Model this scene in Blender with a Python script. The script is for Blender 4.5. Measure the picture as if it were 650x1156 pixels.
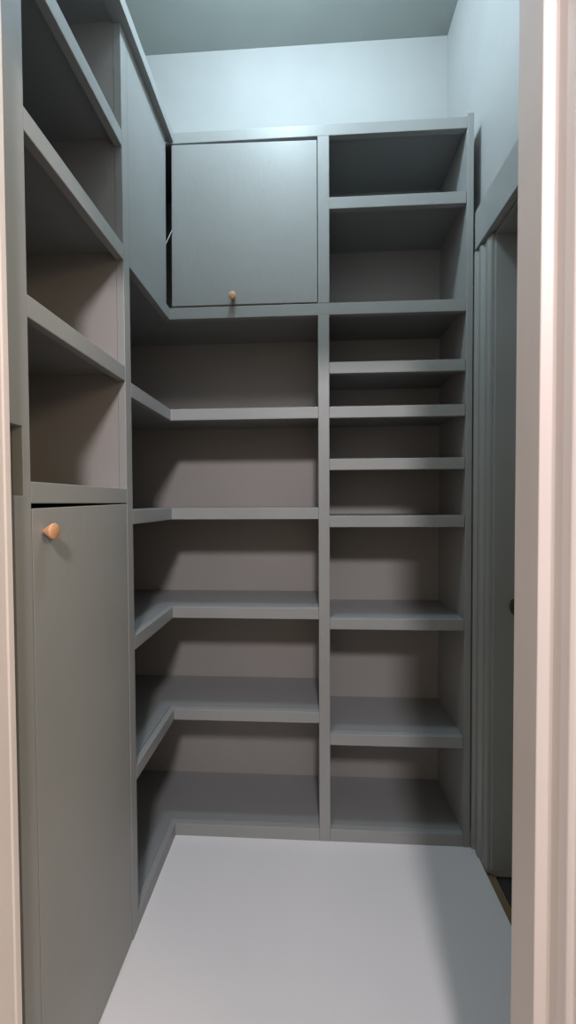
import bpy, bmesh, math, random
from mathutils import Matrix, Vector

for o in list(bpy.data.objects):
    bpy.data.objects.remove(o)
S = bpy.context.scene
C = S.collection

# ------------------------------------------------------------------ camera
YAW, PITCH, ROLL = -0.0537, -0.0235, -0.0048
c_, s_ = math.cos, math.sin
F = Vector((s_(YAW)*c_(PITCH), c_(YAW)*c_(PITCH), s_(PITCH)))
R0 = Vector((c_(YAW), -s_(YAW), 0)); U0 = R0.cross(F)
R = R0*c_(ROLL) + U0*s_(ROLL); U = -R0*s_(ROLL) + U0*c_(ROLL)
cd = bpy.data.cameras.new('camera'); cam = bpy.data.objects.new('camera', cd); C.objects.link(cam)
M = Matrix((R, U, -F)).transposed().to_4x4(); M.translation = Vector((0.4688, -1.3317, 1.1557))
cam.matrix_world = M
cd.sensor_fit = 'VERTICAL'; cd.sensor_height = 36; cd.lens = 447.86*36/1156
cd.clip_start = 0.01
S.camera = cam

# ------------------------------------------------------------------ world, lamps, exposure
S.view_settings.view_transform = 'Standard'; S.view_settings.look = 'None'
S.view_settings.gamma = 1; S.view_settings.use_curve_mapping = False
S.view_settings.exposure = 0.0
w = bpy.data.worlds.new('world'); S.world = w; w.use_nodes = True
bg = w.node_tree.nodes['Background']
bg.inputs[0].default_value = (1.0, 0.86, 0.69, 1); bg.inputs[1].default_value = 0.50

def lamp(name, loc, power, col, rad):
    l = bpy.data.lights.new(name, 'POINT'); l.energy = power; l.color = col; l.shadow_soft_size = rad
    o = bpy.data.objects.new(name, l); C.objects.link(o); o.location = loc
    return o
lamp('hall_ceiling_lamp', (0.615, -2.62, 2.58), 186, (1.0, 0.93, 0.95), 0.14)
lamp('hall_side_fill', (2.25, -1.75, 2.25), 88, (1.0, 0.78, 0.50), 0.35)  # unseen fill light, added to warm the near stile and left cabinet door
lamp('pantry_ceiling_lamp', (0.38, -0.36, 2.85), 35, (0.70, 0.885, 1.0), 0.06)

# ------------------------------------------------------------------ materials
def mat(name, col, rough=0.45, spec=0.5, bump=0.15, scale=60, var=0.05, coat=0.0):
    m = bpy.data.materials.new(name); m.use_nodes = True
    nt = m.node_tree; n = nt.nodes; L = nt.links
    b = n['Principled BSDF']
    tc = n.new('ShaderNodeTexCoord')
    nz = n.new('ShaderNodeTexNoise'); nz.inputs['Scale'].default_value = 3.0; nz.inputs['Detail'].default_value = 6
    L.new(tc.outputs['Object'], nz.inputs['Vector'])
    r = n.new('ShaderNodeValToRGB')
    r.color_ramp.elements[0].position = 0.3; r.color_ramp.elements[1].position = 0.7
    r.color_ramp.elements[0].color = tuple(c*(1-var) for c in col)+(1,)
    r.color_ramp.elements[1].color = tuple(min(1, c*(1+var)) for c in col)+(1,)
    L.new(nz.outputs['Fac'], r.inputs['Fac']); L.new(r.outputs['Color'], b.inputs['Base Color'])
    b.inputs['Roughness'].default_value = rough
    b.inputs['Specular IOR Level'].default_value = spec
    if bump:
        mp = n.new('ShaderNodeMapping'); mp.inputs['Scale'].default_value = (1, 1, 0.35)
        L.new(tc.outputs['Object'], mp.inputs['Vector'])
        n2 = n.new('ShaderNodeTexNoise'); n2.inputs['Scale'].default_value = scale; n2.inputs['Detail'].default_value = 3
        L.new(mp.outputs[0], n2.inputs['Vector'])
        bp = n.new('ShaderNodeBump'); bp.inputs['Strength'].default_value = bump; bp.inputs['Distance'].default_value = 0.002
        L.new(n2.outputs['Fac'], bp.inputs['Height']); L.new(bp.outputs['Normal'], b.inputs['Normal'])
    return m
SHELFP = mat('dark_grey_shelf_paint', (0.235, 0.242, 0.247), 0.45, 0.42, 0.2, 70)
INNERP = mat('warm_grey_back_paint', (0.298, 0.282, 0.277), 0.5, 0.35, 0.25, 70)
HEADP = mat('door_head_paint', (0.31, 0.32, 0.315), 0.35, 0.5, 0.4, 25)
DARKW = mat('dark_sill_gap_wood', (0.035, 0.032, 0.03), 0.8, 0.2, 0.6, 40, 0.3)
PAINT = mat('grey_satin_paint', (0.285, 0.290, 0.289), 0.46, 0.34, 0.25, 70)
TRIMP = mat('grey_old_trim_paint', (0.27, 0.28, 0.27), 0.35, 0.5, 0.6, 25)
WALL = mat('pale_blue_white_wall_paint', (0.36, 0.365, 0.365), 0.6, 0.3, 0.35, 30)
CEIL = mat('ceiling_paint', (0.26, 0.285, 0.27), 0.5, 0.4, 1.0, 7)
FLOORM = mat('grey_floor_paint', (0.72, 0.70, 0.72), 0.30, 0.45, 0.08, 40, 0.02)
CREAM = mat('cream_gloss_paint', (0.80, 0.72, 0.70), 0.4, 0.5, 0.8, 12, 0.03)
HALLW = mat('hall_wall_paint', (0.62, 0.55, 0.48), 0.7, 0.3, 0.2, 30)
KNOBW = mat('beech_wood', (0.62, 0.33, 0.18), 0.45, 0.4, 0.1, 120, 0.12)
OLDW = mat('old_sill_wood', (0.16, 0.115, 0.06), 0.7, 0.3, 0.8, 60, 0.35)
BRONZE = mat('dark_bronze', (0.035, 0.022, 0.018), 0.3, 0.6, 0)
STEEL = mat('pale_steel', (0.5, 0.5, 0.52), 0.35, 0.5, 0)
NICHE = mat('bare_primer', (0.20, 0.18, 0.14), 0.6, 0.3, 0.5, 40, 0.12)

# ------------------------------------------------------------------ mesh helpers
def prism(bm, pts, a, b, axis='z'):
    """extrude a closed polygon between a and b along an axis. pts are the other two coordinates in xyz order."""
    def P(p, t):
        return {'z': (p[0], p[1], t), 'y': (p[0], t, p[1]), 'x': (t, p[0], p[1])}[axis]
    lo = [bm.verts.new(P(p, a)) for p in pts]; hi = [bm.verts.new(P(p, b)) for p in pts]
    n = len(pts)
    bm.faces.new(lo); bm.faces.new(hi[::-1])
    for i in range(n):
        bm.faces.new((lo[i], hi[i], hi[(i+1) % n], lo[(i+1) % n]))
def box(bm, x0, x1, y0, y1, z0, z1):
    prism(bm, [(x0, y0), (x1, y0), (x1, y1), (x0, y1)], z0, z1)
def obj(name, bm, m, parent=None, bevel=0.0015):
    bmesh.ops.recalc_face_normals(bm, faces=bm.faces)
    me = bpy.data.meshes.new(name); bm.to_mesh(me); bm.free()
    me.materials.append(m)
    o = bpy.data.objects.new(name, me); C.objects.link(o)
    if parent: o.parent = parent
    if bevel:
        md = o.modifiers.new('bevel', 'BEVEL'); md.width = bevel; md.segments = 2; md.limit_method = 'ANGLE'
    return o
def B(name, m, parent, *boxes, bevel=0.0015):
    bm = bmesh.new()
    for b in boxes: box(bm, *b)
    return obj(name, bm, m, parent, bevel)
def PR(name, m, parent, pts, a, b, axis='z', bevel=0.0012):
    bm = bmesh.new(); prism(bm, pts, a, b, axis); return obj(name, bm, m, parent, bevel)
def struct(o): o['kind'] = 'structure'; return o
def thing(name, label, cat, loc=(0, 0, 0)):
    o = bpy.data.objects.new(name, None); C.objects.link(o); o.empty_display_size = 0.1
    o['label'] = label; o['category'] = cat
    return o
def lathe(bm, prof, M4, seg=28):
    rings = []
    for r, t in prof:
        rings.append([bm.verts.new(M4 @ Vector((r*math.cos(2*math.pi*k/seg), r*math.sin(2*math.pi*k/seg), t))) for k in range(seg)])
    for a, b in zip(rings, rings[1:]):
        for k in range(seg): bm.faces.new((a[k], a[(k+1) % seg], b[(k+1) % seg], b[k]))
    bm.faces.new(rings[0][::-1]); bm.faces.new(rings[-1])
def smooth(o):
    for p in o.data.polygons: p.use_smooth = True
    return o

XB = -0.34       # back of the left cabinet
YB = 0.265       # back panel of the rear shelving
WR = 1.03        # right wall
YW = 0.34        # rear wall
ZC = 3.03        # ceiling
YF = -0.75       # inner face of the doorway wall
A1, B0, B1 = -0.6855, -0.3323, -0.299
D0, D1, XR = 0.4997, 0.5366, 0.9798

# ------------------------------------------------------------------ the room
struct(B('floor', FLOORM, None, (-0.42, WR-0.016, -0.80, YW+0.05, -0.05, 0.0), bevel=0))
struct(B('ceiling', CEIL, None, (-0.42, WR+0.25, -0.80, YW+0.08, ZC, ZC+0.06), bevel=0))
struct(B('wall_back', WALL, None, (-0.42, WR+0.25, YW, YW+0.08, -0.05, ZC), bevel=0))
struct(B('wall_left', WALL, None, (-0.42, -0.362, -0.75, YW, -0.05, ZC), bevel=0))
DY0, DY1, DZ = -0.68, -0.088, 1.955     # side doorway in the right wall
struct(B('wall_right', WALL, None, (WR, WR+0.13, DY1-0.0, YW, -0.05, ZC), (WR, WR+0.13, YF-0.05, DY0, -0.05, ZC),
         (WR, WR+0.13, DY0, DY1, DZ+0.02, ZC), bevel=0))
struct(B('wall_front', HALLW, None, (-1.6, -0.08, -0.845, YF, -0.05, 3.09), (0.90, 2.4, -0.845, YF, -0.05, 3.09),
         (-0.08, 0.90, -0.845, YF, 2.03, 3.09), bevel=0))
struct(B('floor_hall', OLDW, None, (-1.6, 2.4, -4.2, -0.80, -0.05, -0.002), bevel=0))

# doorway trim in front of the camera: stepped old profile, many coats of paint
rp = [(0.761, -0.750), (0.761, -0.809), (0.7745, -0.812), (0.7765, -0.816), (0.7775, -0.8300), (0.7800, -0.8430), (0.7835, -0.8455),
      (0.7865, -0.8470), (0.7885, -0.8530), (0.7905, -0.8600), (0.7960, -0.8680), (0.83, -0.8700), (0.90, -0.8700), (0.90, -0.750)]
struct(PR('trim_1', CREAM, None, rp, 0.0, 2.03, 'z', 0.0012))
lp = [(0.016, -0.750), (0.016, -0.7615), (0.0145, -0.7635), (0.0145, -0.812), (0.005, -0.815), (0.005, -0.850), (-0.02, -0.870), (-0.08, -0.870), (-0.08, -0.750)]
struct(PR('trim_2', CREAM, None, lp, 0.0, 2.03, 'z', 0.0012))
struct(B('trim_3', CREAM, None, (-0.08, 0.90, -0.87, YF, 1.93, 2.03), bevel=0.002))

# side doorway on the right: head board, casing, jamb lining, soffit, sill
struct(PR('trim_4', HEADP, None, [(-0.735, 1.966), (0.0, 1.966), (-0.0, 2.088), (-0.735, 2.088)], 1.005, WR, 'x', 0.002))
cp = [(WR, 0.0), (1.0035, 0.0), (1.0035, -0.006), (1.0135, -0.010), (1.0135, -0.018), (1.010, -0.023), (1.0095, -0.036), (1.0145, -0.042),
      (1.0185, -0.048), (1.0190, -0.055), (1.0150, -0.058), (1.0150, -0.076), (1.0175, -0.080), (1.0175, -0.092), (WR, -0.092)]
struct(PR('trim_5', TRIMP, None, cp, 0.0, 1.960, 'z', 0.0008))
cp2 = [(x, -0.768-y) for x, y in cp][::-1]
struct(PR('trim_6', TRIMP, None, cp2, 0.0, 1.960, 'z', 0.0008))
struct(B('trim_7', TRIMP, None, (WR-0.002, WR+0.13, DY1-0.010, DY1, 0.012, DZ), (WR, WR+0.13, DY0, DY0+0.012, 0.0, DZ),
         (WR, WR+0.13, DY0, DY1, DZ, DZ+0.02), bevel=0.001))
struct(B('trim_8', OLDW, None, (WR-0.016, WR+0.012, -0.70, -0.05, -0.05, -0.008), bevel=0.002))
struct(B('trim_9', DARKW, None, (WR+0.014, WR+0.25, -0.70, -0.05, -0.05, -0.014), bevel=0.002))
dr = struct(B('door_1', TRIMP, None, (1.115, 1.155, DY0+0.014, DY1-0.012, 0.004, DZ-0.003), bevel=0.002))
bm = bmesh.new()
lathe(bm, [(0.0001, 0), (0.026, 0), (0.027, 0.004), (0.020, 0.007), (0.009, 0.010), (0.009, 0.028), (0.018, 0.034), (0.026, 0.044), (0.0275, 0.054), (0.023, 0.064), (0.012, 0.070), (0.0001, 0.071)],
      Matrix.Translation((1.115, -0.170, 0.853)) @ Matrix.Rotation(-math.pi/2, 4, 'Y'))
smooth(obj('door_handle', bm, BRONZE, dr, 0))

# ------------------------------------------------------------------ rear shelving unit
un = thing('corner_shelving_unit', 'grey built-in shelving across the rear wall with L-shaped corner shelves and square overhead door', 'shelving unit')
T = 0.02                                       # thickness of the front edging
Lshelves = [(1.4366, 1.4747), (1.0998, 1.139), (0.7617, 0.7996), (0.4072, 0.4443)]
Rshelves = [(2.1195, 2.1575), (1.5831, 1.6209), (1.4366, 1.4747), (1.2636, 1.3012), (1.0727, 1.1109), (0.7287, 0.7656), (0.3333, 0.3717)]
def L_out(g=0.0): return [(XB, B1+0.0005), (-T-g, B1+0.0005), (-T-g, T), (D0, T), (D0, YB), (XB, YB)]
def corner_shelf(zb, zt, name='corner_shelf', gap=0.0, pl=0.019):
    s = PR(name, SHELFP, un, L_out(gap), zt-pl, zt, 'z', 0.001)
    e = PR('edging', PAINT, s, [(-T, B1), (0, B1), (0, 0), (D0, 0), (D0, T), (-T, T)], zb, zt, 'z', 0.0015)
    return s
for i, (zb, zt) in enumerate(Lshelves):
    corner_shelf(zb, zt, gap=0.0014 if i == 3 else 0)
corner_shelf(0.0, 0.042, 'bottom_shelf', pl=0.02)
# bottom + open right-hand shelves
for zb, zt in Rshelves:
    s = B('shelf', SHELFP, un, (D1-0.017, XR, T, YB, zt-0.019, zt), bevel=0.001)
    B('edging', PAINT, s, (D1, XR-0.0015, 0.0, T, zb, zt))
s = B('bottom_shelf', SHELFP, un, (D1-0.017, XR, T, YB, 0.022, 0.042), bevel=0.001)
B('edging', PAINT, s, (D1, XR, 0, T, 0, 0.042))
# middle rail level: deck under the overhead cupboard, one long rail at the back face
dk = PR('cupboard_floor', SHELFP, un, L_out(), 1.7955, 1.8145, 'z', 0.001)
B('shelf', SHELFP, un, (D1-0.017, XR, T, YB, 1.7955, 1.8145), bevel=0.001)
PR('middle_rail', PAINT, un, [(-T, 0.0003), (0, 0), (XR, 0), (XR, T), (-T, T)], 1.7758, 1.8145)
# stile and divider panel
B('divider', PAINT, un, (D0, D0+0.018, T, YB, 0.0, 2.356))
B('stile', PAINT, un, (D0, D1, -0.0004, T, 0.0, 1.7758))
B('stile', PAINT, un, (D0, D1+0.001, -0.0004, T, 1.8145, 2.356))
PR('top_rail', PAINT, un, [(-0.0, 2.356), (XR, 2.356), (XR, 2.3925), (-0.0, 2.3925)], 0.0, T, 'y')
B('top_panel', SHELFP, un, (XB, XR, T, YB, 2.366, 2.385), (XB, -T, B1+0.0005, T, 2.366, 2.385))
B('side_panel', PAINT, un, (XR, 1.0005, -0.002, YB+0.018, 0.0, 2.4015))
B('back_panel', INNERP, un, (XB, XR, YB, YB+0.018, 0.0, 2.385), bevel=0)
B('back_panel', INNERP, un, (XB-0.018, XB, B1+0.0005, YB+0.018, 0.0, 2.385), bevel=0)
# blind corner panel facing the room beside the overhead door
pn = PR('corner_panel', PAINT, un, [(B1+0.0003, 1.7758), (0.0, 1.7758), (0.0, 1.8145), (-0.030, 1.8145), (-0.020, 2.3615), (B1+0.0003, 2.3615)], -T, 0.0, 'x', 0.0006)
# overhead door with wooden knob
od = PR('door', PAINT, un, [(0.0085, 1.8185), (0.4978, 1.8175), (0.4978, 2.3430), (0.0135, 2.3505)], -0.0015, 0.017, 'y', 0.0015)
def knob(parent, loc, rot, L=0.028, r0=0.0055, r1=0.0135):
    bm = bmesh.new()
    lathe(bm, [(0.0001, 0), (r0, 0), (r0+0.0008, 0.002), (r1*0.93, L-0.006), (r1, L-0.003), (r1-0.0006, L-0.001), (r1-0.002, L), (0.0001, L+0.0004)],
          Matrix.Translation(loc) @ rot)
    k = smooth(obj('knob', bm, KNOBW, parent, 0)); k['label'] = 'flared light wood knob'
    return k
knob(od, (0.2185, -0.0015, 1.838), Matrix.Rotation(math.pi/2, 4, 'X'), L=0.026, r1=0.0128)
# little wire hook bridging the gap beside the overhead door
bm = bmesh.new()
a = Vector((-0.003, -0.022, 2.012)); b = Vector((0.014, 0.004, 2.082)); d = (b-a)
lathe(bm, [(0.0012, 0), (0.0012, d.length)], Matrix.Translation(a) @ d.to_track_quat('Z', 'Y').to_matrix().to_4x4(), 10)
hk = obj('hook', bm, STEEL, un, 0); hk['label'] = 'thin pale wire hook across the dark gap'

# ------------------------------------------------------------------ tall cabinet on the left
tc = thing('tall_cabinet', 'grey built-in cabinet on the left, open shelves above a long floor-length door', 'cabinet')
YN = -0.736
# front stile at the near end with a cut-out at its left edge; and the far stile
PR('stile', PAINT, tc, [(A1, 0.0), (A1, 2.3615), (YN, 2.3615), (YN, 1.283), (-0.7025, 1.283), (-0.7025, 1.169), (-0.7235, 1.169), (-0.7235, 0.0)], -T, 0, 'x', 0.0012)
B('backing_strip', NICHE, tc, (-0.030, -T-0.0005, -0.745, -0.690, 0.0, 1.32), bevel=0.0005)
B('stile', PAINT, tc, (-T, 0, B0, B1, 0.0, 2.3615))
B('side_panel', INNERP, tc, (XB, -T, B0+0.0003, B1-0.0003, 0, 2.385), bevel=0)
B('side_panel', INNERP, tc, (XB, -0.0305, -0.704, A1, 0, 2.385), bevel=0)
B('back_panel', INNERP, tc, (XB-0.018, XB, -0.704, B1-0.0003, 0, 2.385), bevel=0)
B('top_panel', SHELFP, tc, (XB, -T, A1, B0, 2.366, 2.385), bevel=0)
for zb, zt in [(2.0575, 2.0969), (1.7739, 1.8132), (1.4684, 1.5064), (1.1564, 1.1935)]:
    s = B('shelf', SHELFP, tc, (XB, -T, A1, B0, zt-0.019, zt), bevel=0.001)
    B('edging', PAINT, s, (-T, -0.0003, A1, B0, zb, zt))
B('bottom_panel', PAINT, tc, (XB, -T, A1, B0, 0.0, 0.02), bevel=0)
# projecting top fascia over both left-hand parts
B('top_fascia', PAINT, tc, (-T, 0.0195, YN, B1, 2.3622, 2.3960), bevel=0.0)
B('top_fascia', PAINT, un, (-T, 0.0195, B1, -0.001, 2.3622, 2.3960), bevel=0.0)
ld = PR('door', PAINT, tc, [(-0.6840, 0.006), (-0.3342, 0.006), (-0.3342, 1.1545), (-0.6840, 1.1475)], -0.018, -0.0006, 'x', 0.0015)
knob(ld, (-0.0006, -0.6535, 1.107), Matrix.Rotation(math.pi/2, 4, 'Y'), L=0.021, r0=0.0045, r1=0.0148)
